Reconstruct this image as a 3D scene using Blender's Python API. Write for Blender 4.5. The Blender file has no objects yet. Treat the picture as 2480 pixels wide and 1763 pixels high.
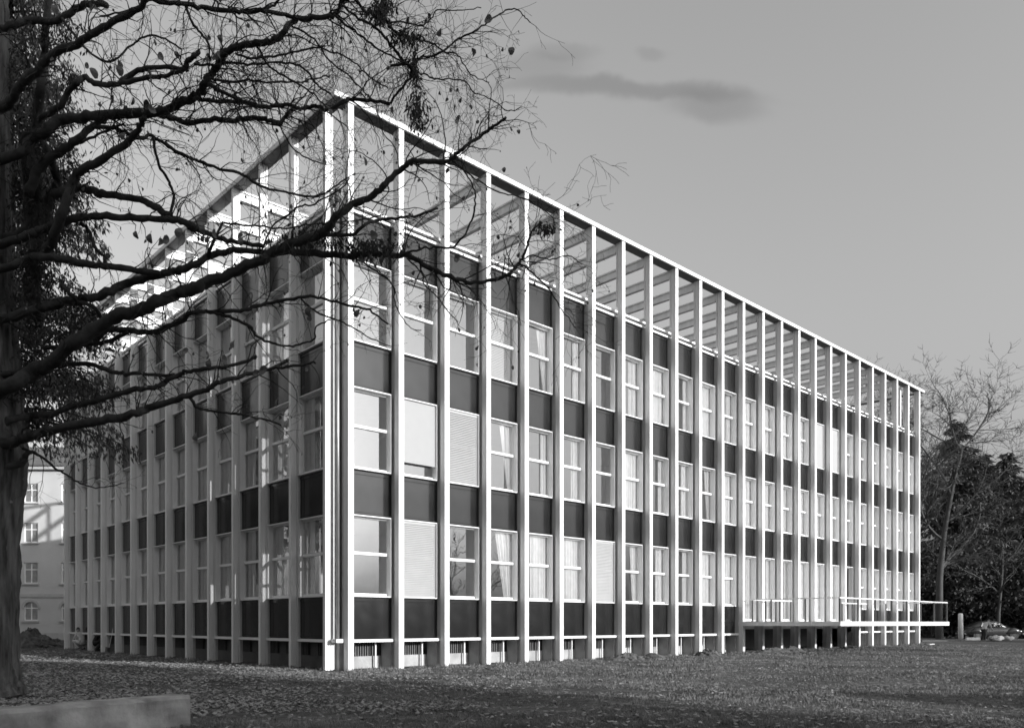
import bpy, math, random
import numpy as np
from mathutils import Vector, Matrix
R=math.radians
rng=random.Random(7)
col=bpy.context.scene.collection
# ------------------------------------------------------------------ camera constants
CX,CY,CZ=-12.0234,-17.3901,1.28
TH=0.888286; FPX=1933.11; PX,PY=961.75,1508.0
DV=(math.cos(TH),math.sin(TH)); RV=(math.sin(TH),-math.cos(TH))
def at(x,y,Z):
    """photo pixel (2480 px wide) and distance along the view axis -> world point"""
    k=(x-PX)/FPX
    return Vector((CX+Z*(DV[0]+RV[0]*k),CY+Z*(DV[1]+RV[1]*k),CZ+(PY-y)/FPX*Z))
def gp(x,Z,z=0.0):
    p=at(x,0,Z); p.z=z; return p
# ------------------------------------------------------------------ materials (a monochrome photograph: greys)
M={}
def nt(name):
    m=bpy.data.materials.new(name); m.use_nodes=True
    t=m.node_tree; b=t.nodes['Principled BSDF']; M[name]=m
    return m,t,b
def grey(name,v,rough=.6,var=.0,scale=3.,bump=0.,bscale=20.,spec=.5,metal=0.,streak=False,coat=0.):
    m,t,b=nt(name)
    b.inputs['Roughness'].default_value=rough
    b.inputs['Specular IOR Level'].default_value=spec
    b.inputs['Metallic'].default_value=metal
    b.inputs['Coat Weight'].default_value=coat
    tc=t.nodes.new('ShaderNodeTexCoord'); mp=t.nodes.new('ShaderNodeMapping')
    t.links.new(tc.outputs['Object'],mp.inputs[0])
    if streak: mp.inputs['Scale'].default_value=(1,1,.12)
    n=t.nodes.new('ShaderNodeTexNoise'); n.inputs['Scale'].default_value=scale; n.inputs['Detail'].default_value=6
    t.links.new(mp.outputs[0],n.inputs['Vector'])
    r=t.nodes.new('ShaderNodeValToRGB')
    lo=max(0,v*(1-var)); hi=min(1,v*(1+var))
    r.color_ramp.elements[0].position=.3; r.color_ramp.elements[0].color=(lo,lo,lo,1)
    r.color_ramp.elements[1].position=.7; r.color_ramp.elements[1].color=(hi,hi,hi,1)
    t.links.new(n.outputs['Fac'],r.inputs[0]); t.links.new(r.outputs[0],b.inputs['Base Color'])
    if bump:
        n2=t.nodes.new('ShaderNodeTexNoise'); n2.inputs['Scale'].default_value=bscale; n2.inputs['Detail'].default_value=4
        t.links.new(mp.outputs[0],n2.inputs['Vector'])
        bp=t.nodes.new('ShaderNodeBump'); bp.inputs['Strength'].default_value=bump; bp.inputs['Distance'].default_value=.02
        t.links.new(n2.outputs['Fac'],bp.inputs['Height']); t.links.new(bp.outputs[0],b.inputs['Normal'])
    return m
grey('white_paint',.76,.45,.1,5.,streak=True)
grey('shaded_white_paint',.55,.5,.06,4.)  # column white toned down: shade behind the columns put into the colour
grey('white_frame',.78,.4,.03,4.)
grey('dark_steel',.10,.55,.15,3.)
grey('dark_gap',.04,.7,.1)
grey('pipe_metal',.35,.35,.15,3.,metal=.6)
grey('concrete',.36,.85,.22,2.5,.5,14.)
grey('old_concrete',.30,.9,.6,2.2,.8,10.,streak=False)
grey('slab_white',.74,.6,.06,2.)
grey('plaster_in',.6,.9,.05)
grey('ceiling_in',.6,.9,.03)
grey('curtain',.66,.95,.08,6.)
grey('roller_cloth',.37,.9,.02)
grey('blind_slat',.42,.5,.04)
grey('bark',.03,.95,.5,5.,1.,18.)
grey('twig',.025,.9,.3)
grey('trunk_bark',.07,.95,.85,9.,1.,26.,streak=True)
grey('leaf_dry',.10,.8,.3,2.)
grey('leaf_litter',.23,.8,.45,3.)
grey('soil',.085,1.,.5,5.,1.,9.)
grey('stucco',.5,.9,.08,.6,.3,8.)
grey('stone_trim',.42,.9,.08)
grey('roof_tile',.12,.9,.3,2.)
grey('car_paint',.035,.22,.05,1.,coat=.6)
grey('chrome',.6,.15,.02,metal=1.)
grey('rubber',.03,.8)
grey('cloth_dark',.025,.95,.2)
grey('cloth_light',.5,.95,.1)
grey('skin',.33,.7,.05)
grey('hair',.03,.8)
grey('sack',.3,.95,.2,6.,.4)
grey('wood_pale',.55,.8,.15,3.)
grey('asphalt',.10,.9,.2,3.)
grey('conifer_leaf',.075,.85,.5,1.2)
grey('broad_leaf',.045,.8,.5,1.)
grey('far_bark',.06,.95,.3,1.)
grey('handrail_paint',.8,.4,.03)
def glass(name,mix,rough=0.0,tint=.97):
    m=bpy.data.materials.new(name); m.use_nodes=True; M[name]=m
    t=m.node_tree; t.nodes.clear()
    o=t.nodes.new('ShaderNodeOutputMaterial'); mx=t.nodes.new('ShaderNodeMixShader')
    tr=t.nodes.new('ShaderNodeBsdfTransparent'); gl=t.nodes.new('ShaderNodeBsdfGlossy')
    tr.inputs[0].default_value=(tint,tint,tint,1); gl.inputs['Roughness'].default_value=rough
    gl.inputs['Color'].default_value=(.95,.95,.95,1)
    f=t.nodes.new('ShaderNodeFresnel'); f.inputs['IOR'].default_value=1.5
    mr=t.nodes.new('ShaderNodeMapRange'); mr.inputs['To Min'].default_value=mix; mr.inputs['To Max'].default_value=1.
    tc=t.nodes.new('ShaderNodeTexCoord')
    n=t.nodes.new('ShaderNodeTexNoise'); n.inputs['Scale'].default_value=.9
    t.links.new(tc.outputs['Object'],n.inputs['Vector'])
    bp=t.nodes.new('ShaderNodeBump'); bp.inputs['Strength'].default_value=.06; bp.inputs['Distance'].default_value=.05
    t.links.new(n.outputs['Fac'],bp.inputs['Height']); t.links.new(bp.outputs[0],gl.inputs['Normal'])
    t.links.new(f.outputs[0],mr.inputs['Value']); t.links.new(mr.outputs[0],mx.inputs[0])
    t.links.new(tr.outputs[0],mx.inputs[1]); t.links.new(gl.outputs[0],mx.inputs[2]); t.links.new(mx.outputs[0],o.inputs[0])
glass('pane_glass',.31)
# dark enamelled spandrel glass: dark base with a glossy, slightly wavy face
def enamel():
    m,t,b=nt('dark_enamel')
    b.inputs['Base Color'].default_value=(.03,.03,.03,1)
    b.inputs['Roughness'].default_value=.16; b.inputs['Specular IOR Level'].default_value=.55; b.inputs['Coat Weight'].default_value=.28; b.inputs['Coat Roughness'].default_value=.12; b.inputs['Coat IOR'].default_value=1.6
    tc=t.nodes.new('ShaderNodeTexCoord')
    n=t.nodes.new('ShaderNodeTexNoise'); n.inputs['Scale'].default_value=1.3; n.inputs['Detail'].default_value=3
    t.links.new(tc.outputs['Object'],n.inputs['Vector'])
    r=t.nodes.new('ShaderNodeValToRGB')
    r.color_ramp.elements[0].position=.3; r.color_ramp.elements[0].color=(.009,.009,.009,1)
    r.color_ramp.elements[1].position=.75; r.color_ramp.elements[1].color=(.02,.02,.02,1)
    t.links.new(n.outputs['Fac'],r.inputs[0]); t.links.new(r.outputs[0],b.inputs['Base Color'])
    r2=t.nodes.new('ShaderNodeMapRange'); r2.inputs['To Min'].default_value=.1; r2.inputs['To Max'].default_value=.3
    t.links.new(n.outputs['Fac'],r2.inputs['Value']); t.links.new(r2.outputs[0],b.inputs['Roughness'])
    bp=t.nodes.new('ShaderNodeBump'); bp.inputs['Strength'].default_value=.08; bp.inputs['Distance'].default_value=.05
    t.links.new(n.outputs['Fac'],bp.inputs['Height']); t.links.new(bp.outputs[0],b.inputs['Normal'])
enamel()
def ground_mat():
    m,t,b=nt('lawn')
    b.inputs['Roughness'].default_value=1.; b.inputs['Specular IOR Level'].default_value=.1
    tc=t.nodes.new('ShaderNodeTexCoord')
    def nz(s,d=6.):
        n=t.nodes.new('ShaderNodeTexNoise'); n.inputs['Scale'].default_value=s; n.inputs['Detail'].default_value=d
        n.inputs['Roughness'].default_value=.65
        t.links.new(tc.outputs['Object'],n.inputs['Vector']); return n
    a=nz(.35); c=nz(6.,8.)
    mx=t.nodes.new('ShaderNodeMath'); mx.operation='MULTIPLY'
    t.links.new(a.outputs['Fac'],mx.inputs[0]); t.links.new(c.outputs['Fac'],mx.inputs[1])
    r=t.nodes.new('ShaderNodeValToRGB')
    r.color_ramp.elements[0].position=.15; r.color_ramp.elements[0].color=(.04,.04,.04,1)
    r.color_ramp.elements[1].position=.42; r.color_ramp.elements[1].color=(.19,.19,.19,1)
    t.links.new(mx.outputs[0],r.inputs[0]); t.links.new(r.outputs[0],b.inputs['Base Color'])
    h=nz(30.,6.)
    bp=t.nodes.new('ShaderNodeBump'); bp.inputs['Strength'].default_value=.8; bp.inputs['Distance'].default_value=.03
    t.links.new(h.outputs['Fac'],bp.inputs['Height']); t.links.new(bp.outputs[0],b.inputs['Normal'])
ground_mat()
grey('grass_blade',.175,.9,.5,1.5)
# ------------------------------------------------------------------ mesh helpers
class MB:
    def __init__(s): s.v=[]; s.f=[]
    def box(s,x0,x1,y0,y1,z0,z1):
        if x0>x1:x0,x1=x1,x0
        if y0>y1:y0,y1=y1,y0
        if z0>z1:z0,z1=z1,z0
        n=len(s.v)
        s.v+=[(x0,y0,z0),(x1,y0,z0),(x1,y1,z0),(x0,y1,z0),(x0,y0,z1),(x1,y0,z1),(x1,y1,z1),(x0,y1,z1)]
        s.f+=[(n,n+3,n+2,n+1),(n+4,n+5,n+6,n+7),(n,n+1,n+5,n+4),(n+1,n+2,n+6,n+5),(n+2,n+3,n+7,n+6),(n+3,n,n+4,n+7)]
        return s
    def poly(s,pts):
        n=len(s.v); s.v+=[tuple(p) for p in pts]; s.f.append(tuple(range(n,n+len(pts))))
    def tube(s,pts,rad,sides=6,cap=True):
        n0=len(s.v); P=[Vector(p) for p in pts]; m=len(P)
        up=Vector((.13,.31,.94)); prev=None
        for i in range(m):
            t=(P[min(i+1,m-1)]-P[max(i-1,0)])
            if t.length<1e-9: t=Vector((0,0,1))
            t.normalize()
            if prev is None:
                a=t.cross(up)
                if a.length<.1: a=t.cross(Vector((1,0,0)))
            else:
                a=prev-t*prev.dot(t)
                if a.length<1e-4: a=t.cross(up)
            a.normalize(); b=t.cross(a); prev=a
            r=rad[i] if hasattr(rad,'__len__') else rad
            for k in range(sides):
                q=2*math.pi*k/sides
                w=P[i]+a*(math.cos(q)*r)+b*(math.sin(q)*r)
                s.v.append((w.x,w.y,w.z))
        for i in range(m-1):
            for k in range(sides):
                k2=(k+1)%sides
                s.f.append((n0+i*sides+k,n0+i*sides+k2,n0+(i+1)*sides+k2,n0+(i+1)*sides+k))
        if cap and sides>2:
            s.f.append(tuple(n0+k for k in range(sides))[::-1])
            s.f.append(tuple(n0+(m-1)*sides+k for k in range(sides)))
        return s
    def build(s,name,mat,parent=None,smooth=False,loc=None,fix=True):
        me=bpy.data.meshes.new(name); me.from_pydata(s.v,[],s.f); me.update()
        if fix and len(s.f)<3000:
            import bmesh
            bm=bmesh.new(); bm.from_mesh(me); bmesh.ops.recalc_face_normals(bm,faces=bm.faces); bm.to_mesh(me); bm.free()
        me.materials.append(M[mat])
        if smooth: me.shade_smooth()
        return link(name,me,parent,loc)
def link(name,me,parent=None,loc=None):
    o=bpy.data.objects.new(name,me); col.objects.link(o)
    if parent: o.parent=parent
    if loc is not None: o.location=loc
    return o
def tag(o,label=None,cat=None,group=None,kind=None):
    if label:o['label']=label
    if cat:o['category']=cat
    if group:o['group']=group
    if kind:o['kind']=kind
    return o
def empty(name,loc=(0,0,0),rz=0,**k):
    o=bpy.data.objects.new(name,None); col.objects.link(o); o.location=loc; o.rotation_euler=(0,0,rz)
    o.empty_display_size=.3
    return tag(o,**k)
# façade maps: u along the façade, w depth behind the mullion fronts, z up
def lw(w): return w-.05 if w>=.26 else w     # the shaded façade's wall stands a little further forward
EDGE={'R':.14,'L':.085}
class FB(MB):
    def __init__(s,side): super().__init__(); s.side=side
    def fbox(s,u0,u1,w0,w1,z0,z1):
        if s.side=='R': return s.box(u0,u1,w0,w1,z0,z1)
        return s.box(lw(w0),lw(w1),u0,u1,z0,z1)
def off(side,u): return (u,0,0) if side=='R' else (0,u,0)
B=1.75; C0=.519; NR=24; NL=13
ZTOP=15.33
SILL=[2.0,5.5,9.0]; HEAD=[4.25,7.75,11.25]
# ================================================================== OFFICE BUILDING
bld=empty('office_building',label='white three-storey office building with open roof frame and dark panels',cat='building')
LX=C0+NR*B; LY=C0+NL*B          # far mullion positions
def shared(side,fn,name,mat,us,zoff=0,parent=bld,kids=None):
    b=FB(side); fn(b)
    me=None; out=[]
    for u in us:
        if me is None:
            o=b.build(name,mat,parent,loc=off(side,u)); me=o.data
        else: o=link(name,me,parent,off(side,u))
        out.append(o)
    return out
# mullion columns
def mullR(b):
    b.fbox(-.093,.093,0,.19,0,15.18)
    b.fbox(-.045,.045,.19,.215,.01,15.18)
    b.fbox(-.075,.075,.215,.275,12.86,15.18)
def mullL(b):
    b.fbox(-.058,.058,0,.165,0,15.18)
    b.fbox(-.03,.03,.165,.195,.01,15.18)
    b.fbox(-.055,.055,.195,.255,.005,15.18)
nR=shared('R',mullR,'mullion_column','white_paint',[C0+n*B for n in range(NR+1)])
nL=shared('L',mullL,'mullion_column','white_paint',[C0+n*B for n in range(NL+1)])
nk=None
for side,cols,w0 in (('R',nR,.215),('L',nL,.306)):
    me=None
    for o in cols:
        if me is None:
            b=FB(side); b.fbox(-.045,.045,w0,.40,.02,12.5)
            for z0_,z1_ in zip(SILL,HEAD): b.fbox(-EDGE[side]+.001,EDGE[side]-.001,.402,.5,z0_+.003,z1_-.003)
            x=b.build('neck','shaded_white_paint',o); me=x.data
        else: link('neck',me,o)
# concrete piers behind the columns at the basement
shared('R',lambda b:b.fbox(-.16,.16,.32,.72,-.05,.78),'basement_pier','concrete',[C0+n*B for n in range(NR+1) if not 12<n<19])
# spandrels
def spandrel(z0,z1):
    def f(b):
        a=EDGE[b.side]-.01; e=B-a
        b.fbox(a,e,.36,.46,z0+.09,z1-.13)
        b.fbox(a,e,.352,.46,z1-.12,z1-.035)
        b.fbox(a,e,.352,.46,z0+.03,z0+.08)
        q=.08 if b.side=='R' else .03; b.fbox(a-q,e+q,.39,.47,z0,z1)
    return f
FRENCH=range(12,19)
balR=[C0+n*B for n in range(NR)]; balL=[C0+n*B for n in range(NL)]
for side,us in (('R',balR),('L',balL)):
    for z0,z1 in ((4.25,5.5),(7.75,9.0)):
        shared(side,spandrel(z0,z1),'spandrel_panel','dark_enamel',us)
    shared(side,spandrel(11.25,12.5),'parapet_panel','dark_enamel',us)
    u2=[u for i,u in enumerate(us) if not(side=='R' and i in FRENCH)]
    shared(side,spandrel(.84,2.0),'base_panel','dark_enamel',u2)
# string course, one run per façade (stops at the balcony opening)
def runs(b):
    pass
for side,segs in (('R',[(0,12),(19,24)]),('L',[(0,13)])):
    for a,c in segs:
        b=FB(side)
        for n in range(a,c):
            u=C0+n*B; b.fbox(u+.05,u+B-.05,.21,.5,.75,.83)
        b.build('string_course','white_frame',bld)
# basement wall: low upstand with slatted grille above, thin posts
for side,N in (('R',NR),('L',NL)):
    for (n0,n1) in (((0,12),(19,24)) if side=='R' else ((0,13),)):
        ua=.5 if n0==0 else C0+n0*B; ub=C0+n1*B+(.1 if n1 in (24,13) else 0)
        b=FB(side); b.fbox(ua,ub,.72,.95,-.2,.34)
        b.build('basement_upstand','concrete' if side=='R' else 'dark_steel',bld)  # left façade gets a dark copy: recess shade put into the material
        b=FB(side); b.fbox(ua,ub,.86,.9,.34,.78)
        for n in range(n0,n1):
            u=C0+n*B; k=u+.2
            while k<u+B-.3:
                b.fbox(k,k+.035,.78,.86,.34,.76); k+=.085
        b.build('basement_grille','dark_steel',bld)
    if side=='R': MB().box(C0+12*B+.17,C0+19*B-.17,2.2,2.3,-.2,1.0).build('basement_shade_wall','dark_steel',bld)  # dark sheet under the balcony, shade of the recess painted in
    if side=='R': shared(side,lambda b:b.fbox(1.28,1.32,.6,.64,0,.75),'basement_post','white_frame',[C0+n*B for n in range(N) if not (side=='R' and 12<=n<19)])
# windows ---------------------------------------------------------------
def frame_fn(z0,z1,transom=True):
    def f(b):
        a=EDGE[b.side]; e=B-a; t=.028
        b.fbox(a,a+t,.27,.50,z0,z1); b.fbox(e-t,e,.27,.50,z0,z1)
        b.fbox(a+t,e-t,.27,.50,z0,z0+t); b.fbox(a+t,e-t,.27,.50,z1-t,z1)
        s=.012
        b.fbox(a+t,a+t+s,.44,.49,z0+t,z1-t); b.fbox(e-t-s,e-t,.44,.49,z0+t,z1-t)
        b.fbox(a+t+s,e-t-s,.42,.49,z0+t,z0+t+.075); b.fbox(a+t+s,e-t-s,.42,.49,z1-t-.04,z1-t)
        if transom: b.fbox(a+t+s,e-t-s,.405,.49,z0+1.17,z0+1.25)
    return f
def pane_fn(z0,z1):
    def f(b):
        a=EDGE[b.side]+.04; e=B-a
        if b.side=='R': b.poly([(a,.46,z0+.1),(e,.46,z0+.1),(e,.46,z1-.078),(a,.46,z1-.078)])
        else: b.poly([(.41,e,z0+.1),(.41,a,z0+.1),(.41,a,z1-.078),(.41,e,z1-.078)])
    return f
def curtain_mesh(side,z0,z1,u0,u1,tie=None,seed=0,tk=.62):
    b=FB(side); r=random.Random(seed); n=max(3,int((u1-u0)/.035)); zs=[z0+.06,z0+.5,z0+1.0,z0+1.4,z1-.06]
    def W(i,z): return .545+.024*math.sin(i*1.5+seed)+.012*math.sin(i*.7)
    idx=[]
    for z in zs:
        row=[]
        for i in range(n+1):
            u=u0+(u1-u0)*i/n
            if tie:  # pulled aside towards the low end
                k=max(0,min(1,(z1-z)/(z1-z0)));
                if tie>0: u=u1-(u1-u)*(1-tk*k)
                else: u=u0+(u-u0)*(1-tk*k)
            w=W(i,z)-(.05 if side=='L' else 0); p=(u,w,z) if side=='R' else (w,u,z)
            row.append(len(b.v)); b.v.append(p)
        idx.append(row)
    for j in range(len(zs)-1):
        for i in range(n): b.f.append((idx[j][i],idx[j][i+1],idx[j+1][i+1],idx[j+1][i]))
    return b
def blind_fn(z0,z1,w=.33,a=.17,e=B-.17,tilt=.02):
    def f(b):
        z=z0+.05
        b.fbox(a,e,w-.01,w+.03,z1-.09,z1-.03); b.fbox(a,e,w,w+.02,z0+.03,z0+.05)
        while z<z1-.1:
            n=len(b.v)
            for (u,ww,zz) in ((a,w-.012,z),(e,w-.012,z),(e,w+.018,z+.048),(a,w+.018,z+.048)):
                b.v.append((u,ww,zz) if b.side=='R' else (ww,u,zz))
            b.f.append((n,n+1,n+2,n+3)); z+=.052
    return f
cache={}
def get(key,maker):
    if key not in cache: cache[key]=maker()
    return cache[key]
def cmesh(b,name,mat):
    me=bpy.data.meshes.new(name); me.from_pydata(b.v,[],b.f); me.update(); me.materials.append(M[mat]); return me
def window(side,n,fl,style):
    z0,z1=SILL[fl],HEAD[fl]; u=C0+n*B
    name='window'
    if style.startswith('F'): z0=1.36; name='french_window'
    def mk(fn,nm,mat):
        def g():
            b=FB(side); fn(b)
            me=bpy.data.meshes.new(nm); me.from_pydata(b.v,[],b.f)
            if nm=='window_frame' or nm=='window':
                pass
            me.update(); me.materials.append(M[mat]); return me
        return g
    tr='F' not in style
    fr=link(name,get((side,fl,'fr',tr,style[0]=='F'),mk(frame_fn(z0,z1,tr),'window_frame','white_frame')),bld,off(side,u))
    if 'D' in style:   # open doorway: dark
        return fr
    link('pane',get((side,fl,'pn',style[0]=='F'),mk(pane_fn(z0,z1),'pane','pane_glass')),fr)
    if 'B' in style: link('venetian_blind',get((side,fl,'bl'),mk(blind_fn(z0,z1),'venetian_blind','blind_slat')),fr)
    if 'I' in style: link('venetian_blind',get((side,fl,'il'),mk(blind_fn(z0,z1,w=.52,a=.22,e=B-.22),'venetian_blind','blind_slat')),fr)
    if 'O' in style or 'P' in style:
        zz=z0+.45 if 'P' in style else z0+.06
        def g():
            b=FB(side); b.fbox(.17,B-.17,.335,.34,zz,z1-.03); b.fbox(.17,B-.17,.325,.35,zz-.04,zz)
            return cmesh(b,'roller_blind','roller_cloth')
        link('roller_blind',get((side,fl,'rl',zz),g),fr)
    e=EDGE[side]+.02; r=random.Random(n*31+fl*7+(side=='L')*500); sd=r.randint(0,99)
    def cur(u0,u1,tie=None,tk=.62): link('curtain',cmesh(curtain_mesh(side,z0,z1,u0,u1,tie=tie,seed=sd,tk=tk),'curtain','curtain'),fr)
    if 'c' in style: cur(B-r.uniform(.36,.6),B-e)
    if 't' in style: cur(B-r.uniform(.55,.95),B-e,1,r.uniform(.25,.7))
    if 'f' in style: cur(e,B*.5+r.uniform(-.1,.05)); cur(B*.5+r.uniform(-.08,.0),B-e)
    if 'h' in style: cur(r.uniform(.5,.95),B-e)
    if 'g' in style: cur(e,B-r.uniform(.5,.8))
    if 'w' in style: cur(e,r.uniform(.35,.6)); cur(B-r.uniform(.4,.7),B-e)
    return fr
ST={0:['-','B','-','t','h','h','B','t','w','c','h','w']+['Fc','Fc','Fc','Fh','Fh','Ff','FD']+['f','f','f','f','h'],
    1:['-','P','B','t','c','w','-','h','c','w','t','h','f','h','w','f','h','f','f','f','w','f','f','f'],
    2:['-','-','-','I','t','c','-','w','h','c','h','w','f','h','f','w','O','O','f','w','f','f','h','f']}
for fl in range(3):
    for n in range(NR): window('R',n,fl,ST[fl][n])
LS={0:['h','h','f','h','f']+['f']*8,1:['h','h','f','f','h','f','f']+['f']*6,2:['h','h','f','f','f','f']+['f']*7}
for fl in range(3):
    for n in range(NL): window('L',n,fl,LS[fl][n].replace('l','g') if n==0 else LS[fl][n])
# interior: floor slabs, ceilings, partitions, core
for z0,z1 in ((1.0,1.3),(4.45,4.8),(7.95,8.3)):
    MB().box(.62,LX-.1,.62,LY-.1,z0,z1).build('floor_slab','plaster_in',bld)
MB().box(.48,LX-.02,.48,LY-.02,11.6,12.45).build('roof_slab','concrete',bld)
MB().box(6.3,LX-.6,6.3,LY-.6,1.31,11.59).build('core_wall','plaster_in',bld)
for n in range(3,NR,3):
    for z0,z1 in ((1.31,4.44),(4.81,7.94),(8.31,11.59)):
        u=C0+n*B; MB().box(u-.06,u+.06,.63,6.29,z0,z1).build('partition_wall','plaster_in',bld)
for n in range(3,NL,3):
    for z0,z1 in ((1.31,4.44),(4.81,7.94),(8.31,11.59)):
        u=C0+n*B; MB().box(.63,6.29,u-.06,u+.06,z0,z1).build('partition_wall','plaster_in',bld)
MB().box(21.3,34.2,6.2,6.28,1.315,4.43).build('dark_reflection_sheet','dark_steel',bld)  # added dark sheet, stands in for the dark reflection in the terrace doors
# inner sills behind the base panels + radiators line (solid breast wall)
for side,N in (('R',NR),('L',NL)):
    for fl in range(3):
        b=FB(side)
        for n in range(N):
            if side=='R' and fl==0 and n in FRENCH: continue
            u=C0+n*B; b.fbox(u-.02,u+B-.022,.49,.6,SILL[fl]-.72,SILL[fl]-.02)
        b.build('breast_wall','plaster_in',bld)
        b=FB(side)
        for n in range(N):
            u=C0+n*B; b.fbox(u-.02,u+B-.022,.49,.6,HEAD[fl]+.02,HEAD[fl]+.36)
        b.build('lintel','plaster_in',bld)
# corner pier with downpipe
b=MB(); b.box(.37,.44,.37,.44,.8,12.5); b.box(.44,.56,.37,.42,.8,12.5); b.box(.37,.42,.44,.56,.8,12.5)
b.build('corner_pier','dark_steel',bld)
b=MB(); b.box(.40,.60,.40,.60,0,.8); b.build('corner_base','concrete',bld)
b=MB(); b.tube([(.27,.27,.86),(.27,.27,12.55)],.05,12); pipe=b.build('downpipe','pipe_metal',bld,smooth=True)
b=MB(); b.box(.14,.36,.14,.36,.75,.85); b.build('pipe_shoe','white_frame',pipe)
b=MB(); b.tube([(.27,.27,12.56),(.27,.27,12.7),(.27,.27,12.9),(.27,.27,12.98)],[.08,.10,.08,.02],12); b.build('rainwater_head','dark_steel',pipe,smooth=True)
# parapet coping
for side,L,o in (('R',LX,0),('L',LY,0)):
    b=FB(side)
    b.fbox(.46,L+.1,.30,.56,12.515,12.59) if side=='R' else b.fbox(.57,L+.1,.30,.56,12.515,12.59)
    b.fbox(.62,L+.1,.40,.62,12.76,12.83) if side=='R' else b.fbox(.63,L+.1,.40,.62,12.76,12.83)
    b.build('parapet_coping','white_frame',bld)
    b=FB(side); b.fbox(.64,L,.5,.6,12.59,12.76); b.build('parapet_upstand','dark_gap',bld)
MB().box(.66,LX,.66,LY,12.46,12.62).build('roof_deck','asphalt',bld)
# cap plate round the roof frame
W=.42
def ring(z0,z1,a,c,mat,name):
    b=MB()
    b.box(-.03+a,LX+.75-a,-.03+a,-.03+a+c,z0,z1)
    b.box(-.03+a,-.03+a+c,-.03+a+c,LY+.4-a-c,z0,z1)
    b.box(-.03+a,LX+.75-a,LY+.4-a-c,LY+.4-a,z0,z1)
    b.box(LX+.75-a-c,LX+.75-a,-.03+a+c,LY+.4-a-c,z0,z1)
    return b.build(name,mat,bld)
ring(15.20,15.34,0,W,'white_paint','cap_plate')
ring(15.183,15.197,.03,W-.05,'dark_steel','cap_shade_soffit')  # dark underside: the shade below the cap plate is put into its colour
def ibeam(b,side,u,w0,w1):
    b.fbox(u-.08,u+.08,w0,w1,15.13,15.18); b.fbox(u-.08,u+.08,w0,w1,14.85,14.90); b.fbox(u-.022,u+.022,w0+.002,w1-.002,14.90,15.13)
for n in range(3,NR-1):
    b=FB('R'); ibeam(b,'R',C0+n*B,.31,LY); b.build('roof_beam','white_paint',bld)
for n in range(3,NL):
    b=FB('L'); ibeam(b,'L',C0+n*B,.31,C0+3*B-.09); b.build('roof_beam','white_paint',bld)
# rear and far ends: plain columns and walls so the block is closed
b=MB(); b.box(LX-.02,LX+.16,.46,LY,0,12.5); b.build('end_wall','stucco',bld)
b=MB(); b.box(.5,LX-.03,LY+.02,LY+.2,0,12.5); b.build('rear_wall','stucco',bld)
for n in range(0,NR+1,2):
    u=C0+n*B; MB().box(u-.08,u+.08,LY+.21,LY+.37,0,15.18).build('rear_column','white_paint',bld)
for n in range(1,NL):
    u=C0+n*B; MB().box(LX+.5,LX+.69,u-.09,u+.09,0,15.18).build('end_column','white_paint',bld)
b=MB(); b.box(LX-1.6,LX-1.45,.5,.62,12.83,15.18); b.box(LX-1.6,LX-.7,.5,.62,12.63,12.76); b.build('roof_post','white_paint',bld)
# balcony
BX0,BX1,BD=21.4,34.0,4.0
bal=MB().box(BX0,BX1,-BD,.2,1.16,1.34).build('balcony','slab_white',bld)
def rail(pts,posts,name='handrail'):
    b=MB()
    for a,c in zip(pts[:-1],pts[1:]):
        dx,dy=c[0]-a[0],c[1]-a[1]
        if abs(dx)>abs(dy): b.box(a[0],c[0],a[1]-.03,a[1]+.03,2.26,2.305)
        else: b.box(a[0]-.03,a[0]+.03,a[1],c[1],2.261,2.304)
    o=b.build(name,'handrail_paint',bal)
    for (x,y) in posts:
        MB().box(x-.014,x+.014,y-.03,y+.03,1.34,2.26).build('railing_post','dark_steel',bal)
nfr=7
rail([(BX0+.05,-BD+.08),(BX1-.05,-BD+.08)],[(BX0+.1+i*(BX1-BX0-.2)/nfr,-BD+.08) for i in range(nfr+1)])
rail([(BX0+.09,-BD+.12),(BX0+.09,-.35)],[(BX0+.09,-2.6),(BX0+.09,-1.2)])
rail([(BX1-.09,-BD+.12),(BX1-.09,-.35)],[(BX1-.09,-2.6),(BX1-.09,-1.2)])
rail([(BX0+.13,-.28),(25.3,-.28)],[(BX0+.3,-.28),(22.9,-.28),(24.2,-.28),(25.28,-.28)])
rail([(30.8,-.28),(BX1-.13,-.28)],[(30.85,-.28),(32.1,-.28),(33.2,-.28)])

# ================================================================== GROUND
def height(x,y):
    h=.05*math.sin(x*.31+1.)*math.cos(y*.27)+.025*math.sin(x*.9+y*.7)
    d=max(0,min(1,(-y-.6)/3.)) if x>-1 else 1
    if x<0: d=max(0,min(1,max(-x,-y)/3.))
    dc=math.hypot(x-CX,y-CY)
    return h*d*min(1,dc/8)
b=MB(); n=150
xs=[-40+100*i/n for i in range(n+1)]; ys=[-45+110*i/n for i in range(n+1)]
xs=[-900,-400,-120]+xs+[120,400,1200]; ys=[-900,-400,-120]+ys+[130,400,1200]
for y in ys:
    for x in xs: b.v.append((x,y,height(x,y) if -40<=x<=60 and -45<=y<=65 else 0))
w=len(xs)
for j in range(len(ys)-1):
    for i in range(w-1): b.f.append((j*w+i,j*w+i+1,(j+1)*w+i+1,(j+1)*w+i))
tag(b.build('ground','lawn',smooth=True,fix=False),'lawn ground with fallen leaves around the building','lawn',kind='structure')
b=MB()
for k in range(26):
    p=[gp(2236+(i*8),58+ (i%2)*0,0) for i in range(1)]
a0=gp(2236,57.,0); a1=gp(2700,57.,0)
dirr=(a1-a0).normalized(); nrm=Vector((-dirr.y,dirr.x,0))
b=MB(); b.poly([a0+Vector((0,0,.012)),a1+Vector((0,0,.012)),a1+nrm*6+Vector((0,0,.012)),a0+nrm*6+Vector((0,0,.012))])
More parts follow.
